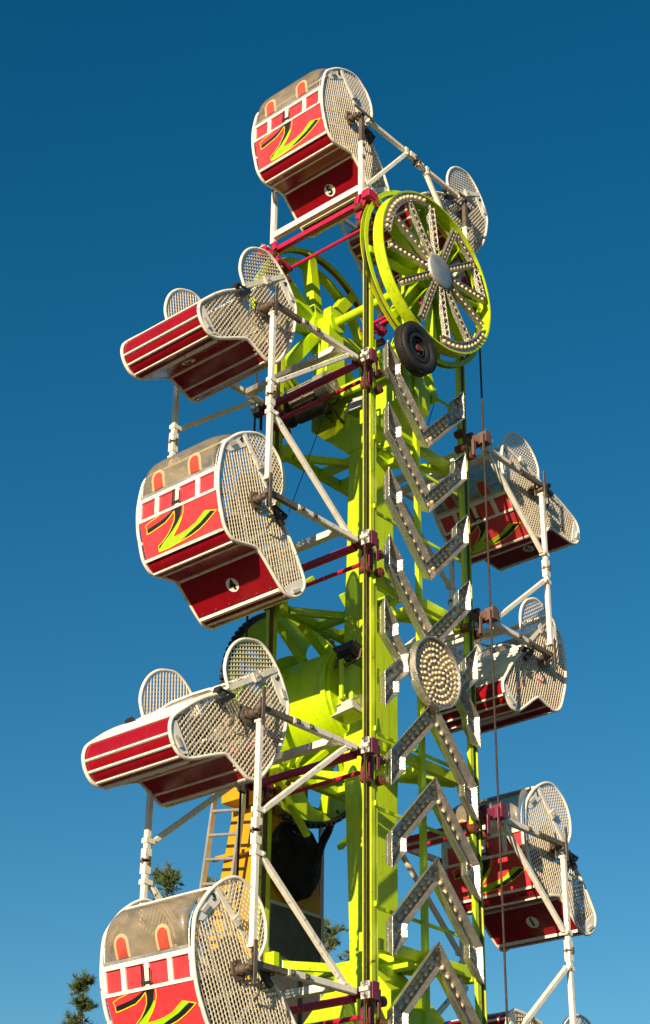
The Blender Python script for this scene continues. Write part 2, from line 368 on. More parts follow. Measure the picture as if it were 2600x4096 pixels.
# floodlights
def flood(name,loc,d,mname,label=None,par=None):
    d=V(d).normalized(); X=d.cross(V((0,1,0))).normalized(); Y=d.cross(X); loc=V(loc)
    def q(a,b,c): return loc+X*a+Y*b+d*c
    def rr(a,b,c): return [q(-a,-b,c),q(a,-b,c),q(a,b,c),q(-a,b,c)]
    h=MB().loft([rr(.085,.115,-.09),rr(.095,.125,-.02),rr(.13,.17,.03),rr(.14,.18,.05)])
    for k in range(9): h.box(q(0,-.11+k*.0275,-.055),(.20,.008,.05),(X,Y,d))
    h.box(q(0,0,-.12),(.12,.16,.06),(X,Y,d))
    o=bp('floodlight',h,M[mname],0.004)
    l=MB().box(q(0,0,.052),(.22,.30,.004),(X,Y,d)); obj('lens',l,M['lens'],o)
    br=MB(); br.bar(q(0,-.19,0),q(0,-.19,-.17),.03,.008,ref=X); br.bar(q(0,.19,0),q(0,.19,-.17),.03,.008,ref=X); br.bar(q(0,-.19,-.17),q(0,.19,-.17),.03,.008,ref=X); obj('lamp_bracket',br,M['steel'],o)
    return o
flood('f',(-.60,.66,3.80),(.12,.12,-1),'grey')
flood('f',(-.58,.84,-.47),(-.12,-.12,-1),'grey')
flood('f',(-.56,.86,.33),(.35,.1,.9),'black')
bp('lamp_mount',MB().bar((-.32,1.0,-.25),(-.66,.9,-.28),.05,.05).bar((-.66,.9,-.3),(-.66,.9,.22),.035,.05).bar((-.32,.9,.2),(-.68,.88,.2),.05,.05).bb(-.50,-.315,.86,1.1,-.28,.21),M['lime'],0.004)
bp('lamp_mount',MB().bar((-.32,.84,3.97),(-.60,.68,3.97),.05,.05),M['lime'],0.004)
# hydraulic motor on the upper platform
m_=MB(); m_.cyl((-.70,1.10,4.36),(-.70,1.30,4.36),.175,n=32); m_.cyl((-.70,1.30,4.36),(-.70,1.36,4.36),.175,.11,n=32); m_.cyl((-.70,1.36,4.36),(-.70,1.78,4.36),.14,n=32); m_.cyl((-.70,1.5,4.36),(-.70,1.53,4.36),.16,n=32)
for k in range(14):
    a=2*PI*k/14; c=V((-.70+math.cos(a)*.145,1.57,4.36+math.sin(a)*.145)); m_.box(c,(.03,.38,.012),(V((math.cos(a),0,math.sin(a))),V((0,1,0)),V((-math.sin(a),0,math.cos(a)))))
m_.box((-.70,1.45,4.26),(.2,.5,.05))
for k in range(24):
    a=2*PI*k/24; c=V((-.70+math.cos(a)*.115,1.093,4.36+math.sin(a)*.115)); m_.box(c,(.085,.016,.010),(V((math.cos(a),0,math.sin(a))),V((0,1,0)),V((-math.sin(a),0,math.cos(a)))))
mo=bp('drive_motor',m_,M['motor'])
m_=MB().cyl((-.62,1.25,4.10),(-.62,1.74,4.10),.10,n=24); m_.cyl((-.75,1.85,4.2),(-.75,1.98,4.2),.26,n=28)
m_.tube([(-.66,1.2,4.1),(-.5,1.1,4.25),(-.52,1.2,4.1),(-.42,1.2,3.98),(-.36,1.15,3.9)],.018); m_.tube([(-.66,1.35,4.1),(-.55,1.25,4.2),(-.5,1.35,4.02),(-.40,1.3,3.95)],.014)
bp('gearbox',m_,M['black'])
m_=MB(); m_.bb(-.74,-.335,1.40,1.47,4.16,4.20)
bp('motor_bracket',m_,M['black'],.004)
# tyre drive under the near sheave
ty=MB(); tc_=(-.47,-.19,4.45)
pr=[(.20,.0),(.24,-.075),(.30,-.095),(.345,-.085),(.365,-.05),(.37,0),(.365,.05),(.345,.085),(.30,.095),(.24,.075),(.20,.0)]
nn=48; rings=[]
for k in range(nn):
    a=2*PI*k/nn; rings.append([(tc_[0]+math.cos(a)*r_,tc_[1]+y_,tc_[2]+math.sin(a)*r_) for r_,y_ in pr[:-1]])
rings.append(rings[0]); ty.loft(rings,cap=False,smooth=True)
for k in range(60):
    a=2*PI*k/60
    for yy in (-.05,.0,.05): ty.box((tc_[0]+math.cos(a)*.371,tc_[1]+yy,tc_[2]+math.sin(a)*.369),(.008,.038,.028),(V((math.cos(a),0,math.sin(a))),V((0,1,0)),V((-math.sin(a),0,math.cos(a)))))
tyre=bp('drive_tyre',ty,M['rubber'])
m_=MB(); m_.ring((tc_[0],tc_[2]),.16,.215,tc_[1]-.07,tc_[1]+.07,40); m_.ring((tc_[0],tc_[2]),.045,.17,tc_[1]-.02,tc_[1]+.02,40); m_.ring((tc_[0],tc_[2]),.11,.125,tc_[1]-.05,tc_[1]-.02,40)
obj('wheel_rim',m_,M['black'],tyre)
m_=MB().cyl((tc_[0],tc_[1]-.06,tc_[2]),(tc_[0],tc_[1]+.02,tc_[2]),.045)
for k in range(5):
    a=2*PI*k/5; c=(tc_[0]+math.cos(a)*.08,tc_[2]+math.sin(a)*.08); m_.cyl((c[0],tc_[1]-.035,c[1]),(c[0],tc_[1],c[1]),.012,n=8)
obj('wheel_hub',m_,M['roller'],tyre)
m_=MB(); m_.cyl((tc_[0],-.08,tc_[2]),(tc_[0],.62,tc_[2]),.12,n=28); m_.box((-.40,.4,4.62),(.30,.6,.04)); m_.bar((-.33,.34,4.35),(-.05,.34,4.1),.06,.06)
bp('tyre_axle_housing',m_,M['lime'],0)
# posts carrying the light panels
for xx in (-.90,.0): bp('panel_post',MB().bb(xx-.038,xx+.038,.165,.225,-4.9,4.55),M['lime'],0.003)
for z in (4.35,3.0,2.0,.95,-.95,-1.85,-3.0,-4.2):
    bp('post_bracket',MB().bb(-.938,-.925,.12,.225,z-.03,z+.03).bb(-.86,.92,.228,.25,z-.02,z+.02),M['lime'],0.002)
# ------------------------------------------------------------------ light panels (chevrons, side arrows, disc)
def bulbmesh(r=.030):
    m=MB(); rings=[]
    for i in range(5):
        a=i/5*PI/2; rings.append([(math.cos(a)*r*math.cos(2*PI*k/12),-math.sin(a)*r*0.95-.012,math.cos(a)*r*math.sin(2*PI*k/12)) for k in range(12)])
    rings.insert(0,[(r*math.cos(2*PI*k/12),0,r*math.sin(2*PI*k/12)) for k in range(12)])
    m.loft(rings,cap=True,smooth=True); me=m.mesh('bulb'); me.materials.append(M['bulb']); return me
BULB=bulbmesh()
def light_panel(name,loc,poly,bulbs,label,cat,group=None,depth=.13,wt=.012,curved=False):
    t=thing(name,loc,label,cat,group)
    o_=ORI(poly)
    def inset(q,d):
        n=len(q); out=[]
        for i in range(n):
            a,b,c=V(q[i-1]),V(q[i]),V(q[(i+1)%n]); e0=(b-a).normalized(); e1=(c-b).normalized()
            n0=V((-e0.y,e0.x))*o_; n1=V((-e1.y,e1.x))*o_; m=(n0+n1); k=d/max(.35,(1+n0.dot(n1))); out.append((b.x+m.x*k,b.y+m.y*k))
        return out
    fl=inset(poly,.034); bk=inset(poly,.050); n=len(poly)
    obj('back_plate',MB().prism(fl,.085,.092),M['alu'],t)
    bi=inset(poly,.012); fi=inset(poly,.046)
    for i in range(n):
        j=(i+1)%n
        vs=[(poly[i][0],0,poly[i][1]),(poly[j][0],0,poly[j][1]),(bk[j][0],.125,bk[j][1]),(bk[i][0],.125,bk[i][1]),
            (bi[i][0],0,bi[i][1]),(bi[j][0],0,bi[j][1]),(inset(bk,.010)[j][0],.125,inset(bk,.010)[j][1]),(inset(bk,.010)[i][0],.125,inset(bk,.010)[i][1])]
        w_=MB().add(vs,[(0,1,2,3),(7,6,5,4),(0,4,5,1),(3,2,6,7),(0,3,7,4),(1,5,6,2)])
        w_.tube([(poly[i][0],-.004,poly[i][1]),(poly[j][0],-.004,poly[j][1])],.007,6)
        obj('side_wall',w_,M['alu_wall'],t)
    for x,z in bulbs[:100]:
        o=bpy.data.objects.new('bulb',BULB); C.objects.link(o); o.parent=t; o.location=(x,.085,z)
    return t
def ORI(poly):
    return 1 if sum(poly[i][0]*poly[(i+1)%len(poly)][1]-poly[(i+1)%len(poly)][0]*poly[i][1] for i in range(len(poly)))>0 else -1
chev=[(-.82,0),(-.82,-.43),(0,-1.29),(.82,-.43),(.82,0),(.565,-.25),(.565,-.40),(0,-.975),(-.565,-.40),(-.565,-.25)]
cb=[]
for s_ in (-1,1):
    for k in range(8):
        t_=k/7.0; x=.06+t_*.60
        zo=-1.29+x*1.0488; zi=-.975+x*1.018
        if x<.56: cb+= [(s_*x,zo+.10+.0*x),(s_*(x+.02),zi-.085)]
    cb+=[(s_*.73,-.40),(s_*.62,-.47),(s_*.72,-.28),(s_*.63,-.34),(s_*.76,-.16)]
chdown=[(x,z) for x,z in chev]; chup=[(x,-z) for x,z in chev]
GL='silver bulb arrow panels up the boom'
ords=['uppermost','second from the top','third from the top','fourth from the top, above the disc']
for k in range(4):
    light_panel('chevron_light_panel',(0,0,H+4.50-.968*k),chdown,cb,'silver downward-pointing chevron panel with round bulbs, '+ords[k],'light panel',GL)
ords=['just below the round light disc','second below the round disc','third below the round disc','lowest in view, cut by the bottom edge']
for k in range(4):
    light_panel('chevron_light_panel',(0,0,H-1.64-.968*k),chup,[(x,-z) for x,z in cb],'silver upward-pointing chevron panel with round bulbs, '+ords[k],'light panel',GL)
star=[(-.92,.69),(-.92,.23),(-.66,-.01),(-.92,-.27),(-.92,-.70),(-.67,-.46),(-.67,-.33),(-.475,-.13),(-.50,0),(-.475,.11),(-.67,.29),(-.67,.44)]
sb=[(-.85,.50),(-.76,.38),(-.86,.34),(-.77,.24),(-.68,.17),(-.58,.08),(-.60,.0),(-.56,-.08),(-.68,-.17),(-.77,-.24),(-.86,-.34),(-.76,-.40),(-.85,-.50)]
light_panel('side_arrow_light_panel',(0,0,H),star,sb,'silver notched bulb panel left of the round light disc','light panel','silver notched panels beside the disc')
light_panel('side_arrow_light_panel',(0,0,H),[(-x,z) for x,z in star][::-1],[(-x,z) for x,z in sb],'silver notched bulb panel right of the round light disc','light panel','silver notched panels beside the disc')
t=thing('round_light_panel',(0,0,H),'round silver disc full of warm bulbs at the middle of the boom','light panel')
m_=MB().ring((0,0),.438,.45,-.085,.03,72); m_.ring((0,0),.434,.455,-.090,-.083,72); obj('rim',m_,M['alu'],t)
m_=MB().cyl((0,.03,0),(0,-.04,0),.44,n=64,smooth=False); obj('face',m_,M['alu'],t)
cnt=0
for rr_,n_ in ((0,1),(.075,6),(.15,13),(.225,19),(.30,26),(.375,33)):
    for k in range(n_):
        a=2*PI*k/n_+rr_*5; o=bpy.data.objects.new('bulb',BULB); C.objects.link(o); o.parent=t; o.location=(math.cos(a)*rr_,-.04,math.sin(a)*rr_); o.scale=(.78,.78,.78); cnt+=1

# ------------------------------------------------------------------ sheave wheels
WZ=5.965
def sheave(near,label):
    t=thing('sheave_wheel',(0,0,H+WZ),label,'wheel','lime green sheave wheels at the top of the boom')
    f=(lambda y:y) if near else (lambda y:1.96-y)
    m_=MB(); m_.ring((0,0),1.188,1.205,f(-.245),f(-.075),96); m_.ring((0,0),1.12,1.187,f(-.085),f(-.064),96); m_.ring((0,0),1.20,1.213,f(-.247),f(-.238),96); obj('outer_rim',m_,M['lime_worn'],t)
    m_=MB(); m_.ring((0,0),1.25,1.32,f(-.030),f(-.020),96); m_.ring((0,0),1.25,1.32,f(.045),f(.055),96); g=obj('cable_rim',m_,M['lime_worn'],t)
    m_=MB(); m_.ring((0,0),1.246,1.256,f(-.022),f(.045),96); obj('cable_groove',m_,M['groove'],g)
    for k in range(8):
        a=R(10+45*k); c=V((math.cos(a),0,math.sin(a))); m_=MB()
        X=c; Z=V((-math.sin(a),0,math.cos(a)))
        m_.box(c*.73+V((0,f(.035),0)),(1.03,.02,.16),(X,V((0,1,0)),Z)); m_.box(c*1.17+V((0,f(-.01),0)),(.15,.07,.10),(X,V((0,1,0)),Z))
        for s_ in (-1,1): m_.box(c*.66+Z*s_*.082+V((0,f(-.045),0)),(.92,.15,.012),(X,V((0,1,0)),Z))
        obj('spoke',m_,M['lime'],t)
    m_=MB().cyl((0,f(-.10),0),(0,f(.12),0),.24,n=40); obj('hub',m_,M['lime'],t)
    return t
nw=sheave(True,'big lime green sheave wheel facing the viewer with silver spokes set with bulbs')
sheave(False,'lime green sheave wheel seen from behind the left of the boom top, without bulbs')
m_=MB()
for i,(r_,y_) in enumerate([(.255,-.20),(.255,-.27),(.20,-.30),(.10,-.315)]):
    pass
rg=[]
for r_,y_ in [(.257,-.20),(.257,-.275),(.235,-.295),(.16,-.31),(.06,-.32)]: rg.append([(math.cos(2*PI*k/40)*r_,y_,math.sin(2*PI*k/40)*r_) for k in range(40)])
m_=MB().loft(rg,smooth=True); obj('hub_cap',m_,M['cap_alu'],nw)
def light_bar(name,a,b,n_,w_=.085,ext=0):
    a=V((a[0],0,a[1])); b=V((b[0],0,b[1])); X=(b-a).normalized(); Z=V((-X.z,0,X.x)); L=(b-a).length; c=(a+b)/2; m_=MB()
    m_.box(c+V((0,-.222,0)),(L,.012,w_),(X,V((0,1,0)),Z))
    for s_ in (-1,1): m_.box(c+Z*s_*(w_/2+.003)+V((0,-.237,0)),(L,.066,.007),(X,V((0,1,0)),Z))
    so_=obj(name,m_,M['alu'],nw)
    for j in range(n_):
        o=bpy.data.objects.new('bulb',BULB); C.objects.link(o); o.parent=so_; p=a+(b-a)*((j+.5)/n_); o.location=(p.x,-.229,p.z)
def pol(r_,a): return (math.cos(R(a))*r_,math.sin(R(a))*r_)
for k in range(12): a=6+30.3*k; light_bar('light_spoke',pol(.22,a),pol(1.07,a),9)
light_bar('light_spoke',pol(1.03,64),pol(1.03,38),5); light_bar('light_spoke',pol(1.03,34),pol(1.03,8),5)
for a0,a1 in ((102,176),(-88,-26)):
    m_=MB(); m_.ring((0,0),1.055,1.184,-.232,-.222,24,R(a0),R(a1)); m_.ring((0,0),1.048,1.056,-.27,-.205,24,R(a0),R(a1))
    so_=obj('light_arc',m_,M['alu'],nw); n_=int((a1-a0)/5.0)
    for j in range(n_):
        a=R(a0+(j+.5)*(a1-a0)/n_); o=bpy.data.objects.new('bulb',BULB); C.objects.link(o); o.parent=so_; o.location=(math.cos(a)*1.12,-.236,math.sin(a)*1.12)
# drive cables running round the sheaves
for y,lab in ((.011,'rusty brown drive cable running down both sides of the near rails'),(1.96-.011,'dark drive cable of the far side, seen left behind the cars')):
    pts=[]; Rr=1.272
    yw=y; Rw=Rr
    def side(sx,z):
        t_=min(1.0,max(0.0,(abs(z)-4.75)/(WZ-4.75))); return (sx*(Rr+(Rw-Rr)*t_),y+(yw-y)*t_,z)
    for k in range(33): a=PI*k/32; pts.append((math.cos(a)*Rw,yw,WZ+math.sin(a)*Rw))
    for k in range(1,60): pts.append(side(-1,WZ-2*WZ*k/60))
    for k in range(33): a=PI+PI*k/32; pts.append((math.cos(a)*Rw,yw,-WZ+math.sin(a)*Rw))
    for k in range(1,60): pts.append(side(1,-WZ+2*WZ*k/60))
    m_=MB().tube(pts,.0145,8,True)
    o=obj('drive_cable',m_,M['rust'],None,(0,0,H)); tag(o,lab,'cable','drive cables')

# ------------------------------------------------------------------ ride car (local frame: x front-to-back, y width, z up; origin on the hinge axis)
HW=.66
T_=(-.215,.815); K_=(.335,.12)
main=[T_,(-.32,.74),(-.46,.60),(-.525,.50),(-.56,.35),(-.582,.18),(-.585,.03),(-.56,-.18),(-.51,-.35),(-.455,-.50),(-.38,-.585),(-.29,-.628),(-.16,-.612),(-.03,-.588),(.08,-.582),(.15,-.625),(.25,-.71),(.36,-.81),(.45,-.89),(.53,-.95),(.61,-.978),(.70,-.966),(.80,-.905),(.87,-.81),(.89,-.71),(.865,-.63),(.78,-.48),(.70,-.35),(.58,-.19),(.46,-.06),K_]
ear=[T_,(-.10,.875),(.02,.915),(.14,.92),(.25,.87),(.36,.79),(.44,.68),(.485,.55),(.49,.40),(.45,.26),K_]
mainC=catmull(main[:-1]+[K_],False,3); earC=catmull(ear,False,4)
def on(poly,y): return [(x,y,z) for x,z in poly]
def build_car():
    t=thing('ride_car',(0,0,0),'x','ride car','red caged ride cars hanging round the boom')
    # side panels with wire mesh
    for s in (-1,1):
        y=s*HW
        m_=MB(); m_.tube(on(mainC,y),.022,8,flat=(0,1,0)); m_.tube(on(earC,y),.020,8,flat=(0,1,0))
        m_.bar((T_[0],y,T_[1]),(K_[0],y,K_[1]),.030,.07,ref=(0,1,0)) if False else m_.box((V((T_[0],y,T_[1]))+V((K_[0],y,K_[1])))/2,(.88,.03,.06),((V((K_[0]-T_[0],0,K_[1]-T_[1]))).normalized(),V((0,1,0)),V((-(K_[1]-T_[1]),0,K_[0]-T_[0])).normalized()))
        # broad flat rim just inside the tube
        inner=[]
        sf=obj('side_frame',m_,M['white'],t)
        tp=[(-.20,.79),(-.32,.71),(-.45,.585),(-.52,.47),(-.42,.47),(-.16,.66)]
        fp=[(.545,-.90),(.62,-.955),(.70,-.945),(.785,-.89),(.85,-.80),(.87,-.71),(.83,-.68)]
        pieces('corner_plate',M['plate'],sf,[MB().prism(tp,y-.008,y+.008),MB().prism(fp,y-.008,y+.008)])
        pieces('catch_handle',M['grey'],sf,[MB().prism([(-.45,.56),(-.36,.64),(-.33,.61),(-.41,.54)],y+s*.009,y+s*.030),MB().prism([(.66,-.90),(.78,-.83),(.80,-.86),(.69,-.93)],y+s*.009,y+s*.030)])
        # meshes
        ym=y-s*.006
        mm=MB(); mp_=mainC+[]
        for ang,off in ((R(29),0),(R(106),.006)):
            for a,b in hatch(mp_,ang,.047): mm.bar((a[0],ym+off*s,a[1]),(b[0],ym+off*s,b[1]),.0098,.008,ref=(0,1,0))
        obj('wire_mesh',mm,M['wire'],sf)
        mm=MB()
        for ang,off in ((R(68),0),(R(68+75),.006)):
            for a,b in hatch(earC,ang,.047): mm.bar((a[0],ym+off*s,a[1]),(b[0],ym+off*s,b[1]),.0098,.008,ref=(0,1,0))
        obj('ear_wire_mesh',mm,M['wire'],sf)
        # stiffening flats behind the mesh
        yb=y-s*.03
        for a,b in (((-.44,.50),(-.02,-.58)),((-.16,.66),(.30,-.02)),((-.57,-.06),(.05,.06)),((-.52,-.33),(.30,-.12)),((-.10,-.60),(.42,-.10)),((.30,-.12),(.70,-.92)),((.12,-.62),(.62,-.22)),((.40,-.84),(.76,-.46)),((-.36,.70),(-.12,.10))):
            mm=MB().box((V((a[0],yb,a[1]))+V((b[0],yb,b[1])))/2,(math.dist(a,b),.010,.034),(V((b[0]-a[0],0,b[1]-a[1])).normalized(),V((0,1,0)),V((-(b[1]-a[1]),0,b[0]-a[0])).normalized()))
            obj('stiffener',mm,M['white'],sf)
        # hinge shield, flange and axle
        sh=catmull([(-.19,.27),(-.09,.33),(.05,.33),(.14,.20),(.09,.03),(.05,-.16),(-.06,-.20),(-.16,-.09),(-.23,0),(-.25,.14)],True,3)
        obj('hinge_shield',MB().prism(sh,y-s*.020,y-s*.016),M['shield'],t)
        m_=MB(); yo=y+s*.014
        m_.prism([(-.10,.07),(.0,.10),(.09,.04),(.08,-.08),(-.02,-.11),(-.09,-.05)],min(yo,yo+s*.03),max(yo,yo+s*.03))
        m_.cyl((0,yo,0),(0,y+s*.08,0),.055,n=20); m_.cyl((0,y+s*.08,0),(0,y+s*.15,0),.044,n=20); m_.cyl((0,y+s*.15,0),(0,y+s*.20,0),.026,n=14)
        for cx,cz in ((-.06,.05),(.055,.03),(.05,-.06),(-.05,-.04)): m_.cyl((cx,yo,cz),(cx,yo+s*.045,cz),.014,n=8)
        obj('hinge_axle',m_,M['steel'],t)
        # small box on the divider, latch lever
        m_=MB(); dv=V((K_[0]-T_[0],0,K_[1]-T_[1])).normalized(); dn=V((-dv.z,0,dv.x)); m_.box(V((.05,y+s*.03,.49)),(.09,.035,.11),(dv,V((0,1,0)),dn)); m_.cyl((.05,y+s*.03,.49),(.05,y+s*.055,.49),.015,n=8)
        obj('divider_bracket',m_,M['grey'],t)
        m_=MB(); m_.box(V((.36,y+s*.05,-.06)),(.26,.06,.055),(dv,V((0,1,0)),dn)); m_.bar((.30,y+s*.07,.03),(.50,y+s*.07,-.02),.02,.02); m_.tube([(.30,y+s*.06,-.10),(.24,y+s*.09,-.16),(.20,y+s*.09,-.24),(.19,y+s*.03,-.30)],.012,6); m_.box(V((.47,y+s*.02,-.02)),(.05,.09,.07))
        obj('latch',m_,M['black'],t)
    W_=HW-.025
    # painted body panels
    def strip(a,b,inset=0.0,th=.012):
        d=V((b[0]-a[0],b[1]-a[1])); n=V((d.y,-d.x)).normalized()   # outward for front-to-back travel going down
        return d,n
    def quadpanel(m_,a,b,y0,y1,off,th):
        d=V((b[0]-a[0],b[1]-a[1])); n=V((d.y,-d.x)).normalized()
        if n.x*(a[0]+.1)+n.y*(a[1]+.2)<0 and False: n=-n
        c=V(((a[0]+b[0])/2+n.x*off,(y0+y1)/2,(a[1]+b[1])/2+n.y*off)); m_.box(c,(d.length,abs(y1-y0),th),(V((d.x,0,d.y)).normalized(),V((0,1,0)),V((n.x,0,n.y))))
    p=dict(a=(-.578,.221),b=(-.584,.157),c=(-.577,-.064),d=(-.576,-.101),e=(-.437,-.518),f=(-.422,-.549))
    m_=MB(); quadpanel(m_,p['b'],p['c'],-W_,W_,-.022,.01); quadpanel(m_,p['d'],p['e'],-W_+.012,W_-.012,-.006,.012)
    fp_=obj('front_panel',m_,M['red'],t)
    m_=MB()
    roll=catmull([(-.422,-.549),(-.37,-.60),(-.31,-.635),(-.27,-.645)],False,4)
    m_.ribbon([(x+.012,z+.012) for x,z in roll],(-W_,W_),.01); m_.ribbon([(-.27,-.632),(-.15,-.60)],(-W_,W_),.01); m_.ribbon([(-.15,-.60),(.09,-.578)],(-W_,W_),.01)
    m_.ribbon([(.12,-.600),(.474,-.925)],(-W_,W_),.012)
    foot=catmull([(.52,-.94),(.61,-.968),(.70,-.956),(.79,-.90),(.86,-.81),(.882,-.71),(.868,-.64)],False,4); m_.ribbon([(x-.008,z+.006) for x,z in foot],(-W_,W_),.01)
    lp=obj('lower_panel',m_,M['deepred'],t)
    # rivets on the foot panel
    m_=MB()
    for k in range(6): y=-.55+k*.22; q=(.452,-.905); m_.cyl((q[0],y,q[1]),(q[0]-.012,y,q[1]-.014),.010,n=8)
    obj('rivet',m_,M['steel'],lp)
    # white trims
    L_=[]
    def q1(*a): m1=MB(); quadpanel(m1,*a); L_.append(m1)
    q1(p['a'],p['b'],-W_,W_,-.002,.03); q1(p['c'],p['d'],-W_,W_,-.002,.03); q1(p['e'],p['f'],-W_,W_,-.0,.03)
    for y in (-.33,0,.34): q1((-.584,.158),(-.577,-.066),y-.032,y+.032,-.004,.026)
    for y in (-.617,.617): q1((-.584,.158),(-.577,-.066),y-.018,y+.018,-.006,.026)
    for x,z,w2 in ((-.285,-.643,.03),(-.15,-.606,.03),(.105,-.594,.034),(.50,-.948,.05),(.610,-.970,.03),(.750,-.932,.03),(.842,-.845,.03)):
        L_.append(MB().box((x,0,z),(w2,2*W_,w2*.75) if abs(x)<.4 else (w2*.9,2*W_,w2*.9)))
    L_.append(MB().box((.866,0,-.628),(.028,2*W_,.022))); L_.append(MB().box((T_[0]+.01,0,T_[1]-.012),(.10,2*W_,.03))); L_.append(MB().cyl((K_[0],-W_,K_[1]),(K_[0],W_,K_[1]),.022,n=10))
    pieces('trim_bar',M['white'],t,L_,bevel=.004)
    # door bolt on the middle post
    m_=MB(); m_.box((-.605,0,-.03),(.012,.13,.022)); m_.box((-.602,-.055,.02),(.01,.012,.17)); m_.box((-.602,.055,.02),(.01,.012,.17))
    m_.box((-.602,.055,.05),(.012,.016,.20)); obj('bolt_latch',m_,M['black'],fp_)
    # lightning decal
    A=(-.577,-.08); B=(-.437,-.518); nx,nz=V((B[1]-A[1],-(B[0]-A[0]))).normalized()
    def pt(y,s,off): return (A[0]+(B[0]-A[0])*s+nx*off,y,A[1]+(B[1]-A[1])*s+nz*off)
    G=dict(
    gband=[(0.536, 0.156), (0.45, 0.1), (0.326, 0.053), (0.194, 0.016), (0.099, 0.032), (0.077, 0.048), (0.124, 0.089), (0.209, 0.147), (0.312, 0.198), (0.414, 0.226), (0.521, 0.26)],
    gmain=[(-0.085,0.042),(-0.103,0.046),(-0.085,0.208),(-0.039,0.361),(0.026,0.516),(0.097,0.636),(0.146,0.734),(0.019,0.721),(-0.119,0.68),(-0.241,0.612),(-0.338,0.498),(-0.413,0.414),(-0.501,0.465),(-0.418,0.54),(-0.312,0.647),(-0.19,0.729),(-0.046,0.828),(0.098,0.913),(0.237,0.941),(0.388,0.93),(0.385,0.87),(0.292,0.732),(0.204,0.638),(0.125,0.539),(0.045,0.425),(-0.016,0.313),(-0.056,0.156)])
    K=dict(
    bband=[(0.521, 0.26), (0.414, 0.226), (0.312, 0.198), (0.209, 0.147), (0.124, 0.089), (0.077, 0.048), (0.05, 0.086), (0.136, 0.198), (0.223, 0.283), (0.326, 0.32), (0.428, 0.357), (0.53, 0.38)],
    bsw=[(0.105,0.04),(-0.085,0.04),(-0.056,0.156),(-0.016,0.313),(0.045,0.425),(0.125,0.539),(0.204,0.638),(0.292,0.732),(0.384,0.855),(0.382,0.785),(0.299,0.711),(0.21,0.603),(0.137,0.468),(0.076,0.325),(0.055,0.2),(0.061,0.078)],
    br=[(-0.501,0.465),(-0.585,0.513),(-0.505,0.602),(-0.399,0.709),(-0.276,0.805),(-0.157,0.859),(-0.059,0.883),(-0.046,0.828),(-0.19,0.729),(-0.312,0.647),(-0.418,0.54)])
    def decal(name,polys,m,off):
        mb=MB()
        for q in polys: 
            n=len(q); vs=[pt(y,s_,off) for y,s_ in q]+[pt(y,s_,0.001) for y,s_ in q]; mb.add(vs,[tuple(f) for f in tessellate_polygon([[V((y,s_,0)) for y,s_ in q]])]+[(i,n+i,n+(i+1)%n,(i+1)%n) for i in range(n)])
        return obj(name,mb,m,fp_)
    decal('green_stripe',list(G.values()),M['logo_green'],.004)
    decal('black_stripe',list(K.values()),M['ink'],.0055)
    mb=MB()
    def line(q,closed,w=.010):
        idx=range(len(q) if closed else len(q)-1)
        for i in idx:
            a=V(pt(*q[i],.007)); b=V(pt(*q[(i+1)%len(q)],.007)); d=(b-a); L=d.length; mb.box((a+b)/2,(L+.004,w,.003),(d.normalized(),V((nx,0,nz)).cross(d.normalized()),V((nx,0,nz))))
    line([(0.521, 0.26), (0.536, 0.156), (0.45, 0.1), (0.326, 0.053), (0.194, 0.016)],False,.008)
    line([(0.521, 0.26), (0.53, 0.38), (0.428, 0.357), (0.326, 0.32), (0.223, 0.283), (0.136, 0.198), (0.05, 0.086), (0.055, 0.2), (0.076, 0.325), (0.137, 0.468), (0.21, 0.603), (0.299, 0.711), (0.382, 0.785), (0.384, 0.855), (0.388, 0.93)],False)
    line([(-0.103,0.046),(-0.085,0.208),(-0.039,0.361),(0.026,0.516),(0.097,0.636),(0.146,0.734),(0.019,0.721),(-0.119,0.68),(-0.241,0.612),(-0.338,0.498),(-0.413,0.414),(-0.501,0.465),(-0.585,0.513),(-0.505,0.602),(-0.399,0.709),(-0.276,0.805),(-0.157,0.859),(-0.046,0.89),(0.098,0.913),(0.237,0.941),(0.388,0.93)],False)
    obj('yellow_outline',mb,M['logo_yellow'],fp_)
    # bulging plastic canopy
    base=catmull([(-.580,.224),(-.572,.35),(-.545,.47),(-.48,.585),(-.36,.70),(-.235,.80)],False,4)
    bul=catmull([(-.590,.224),(-.618,.33),(-.628,.46),(-.605,.585),(-.53,.69),(-.40,.768),(-.245,.815)],False,4)
    ny=26; rings=[]
    for j in range(ny+1):
        y=-.60+1.20*j/ny; f=max(0.0,1-(abs(y)/.605)**7)**.5; rings.append([(a[0]+(b[0]-a[0])*f,y,a[1]+(b[1]-a[1])*f) for a,b in zip(base,bul)])
    n=len(base); mb=MB(); vs=[q for r_ in rings for q in r_]; fs=[(j*n+k,j*n+k+1,(j+1)*n+k+1,(j+1)*n+k) for j in range(ny) for k in range(n-1)]
    mb.add(vs,fs,True); bo=obj('plastic_canopy',mb,M['bubble'],t)
    md=bo.modifiers.new('solid','SOLIDIFY'); md.thickness=.004
    mb=MB(); mb.box((-.590,0,.226),(.012,1.22,.034))
    for k in range(9): mb.cyl((-.592,-.56+k*.14,.226),(-.600,-.56+k*.14,.226),.007,n=8)
    mb.tube([(x,-.612,z) for x,z in base],.010,6); mb.tube([(x,.612,z) for x,z in base],.010,6)
    obj('canopy_strip',mb,M['cap_alu'],bo)
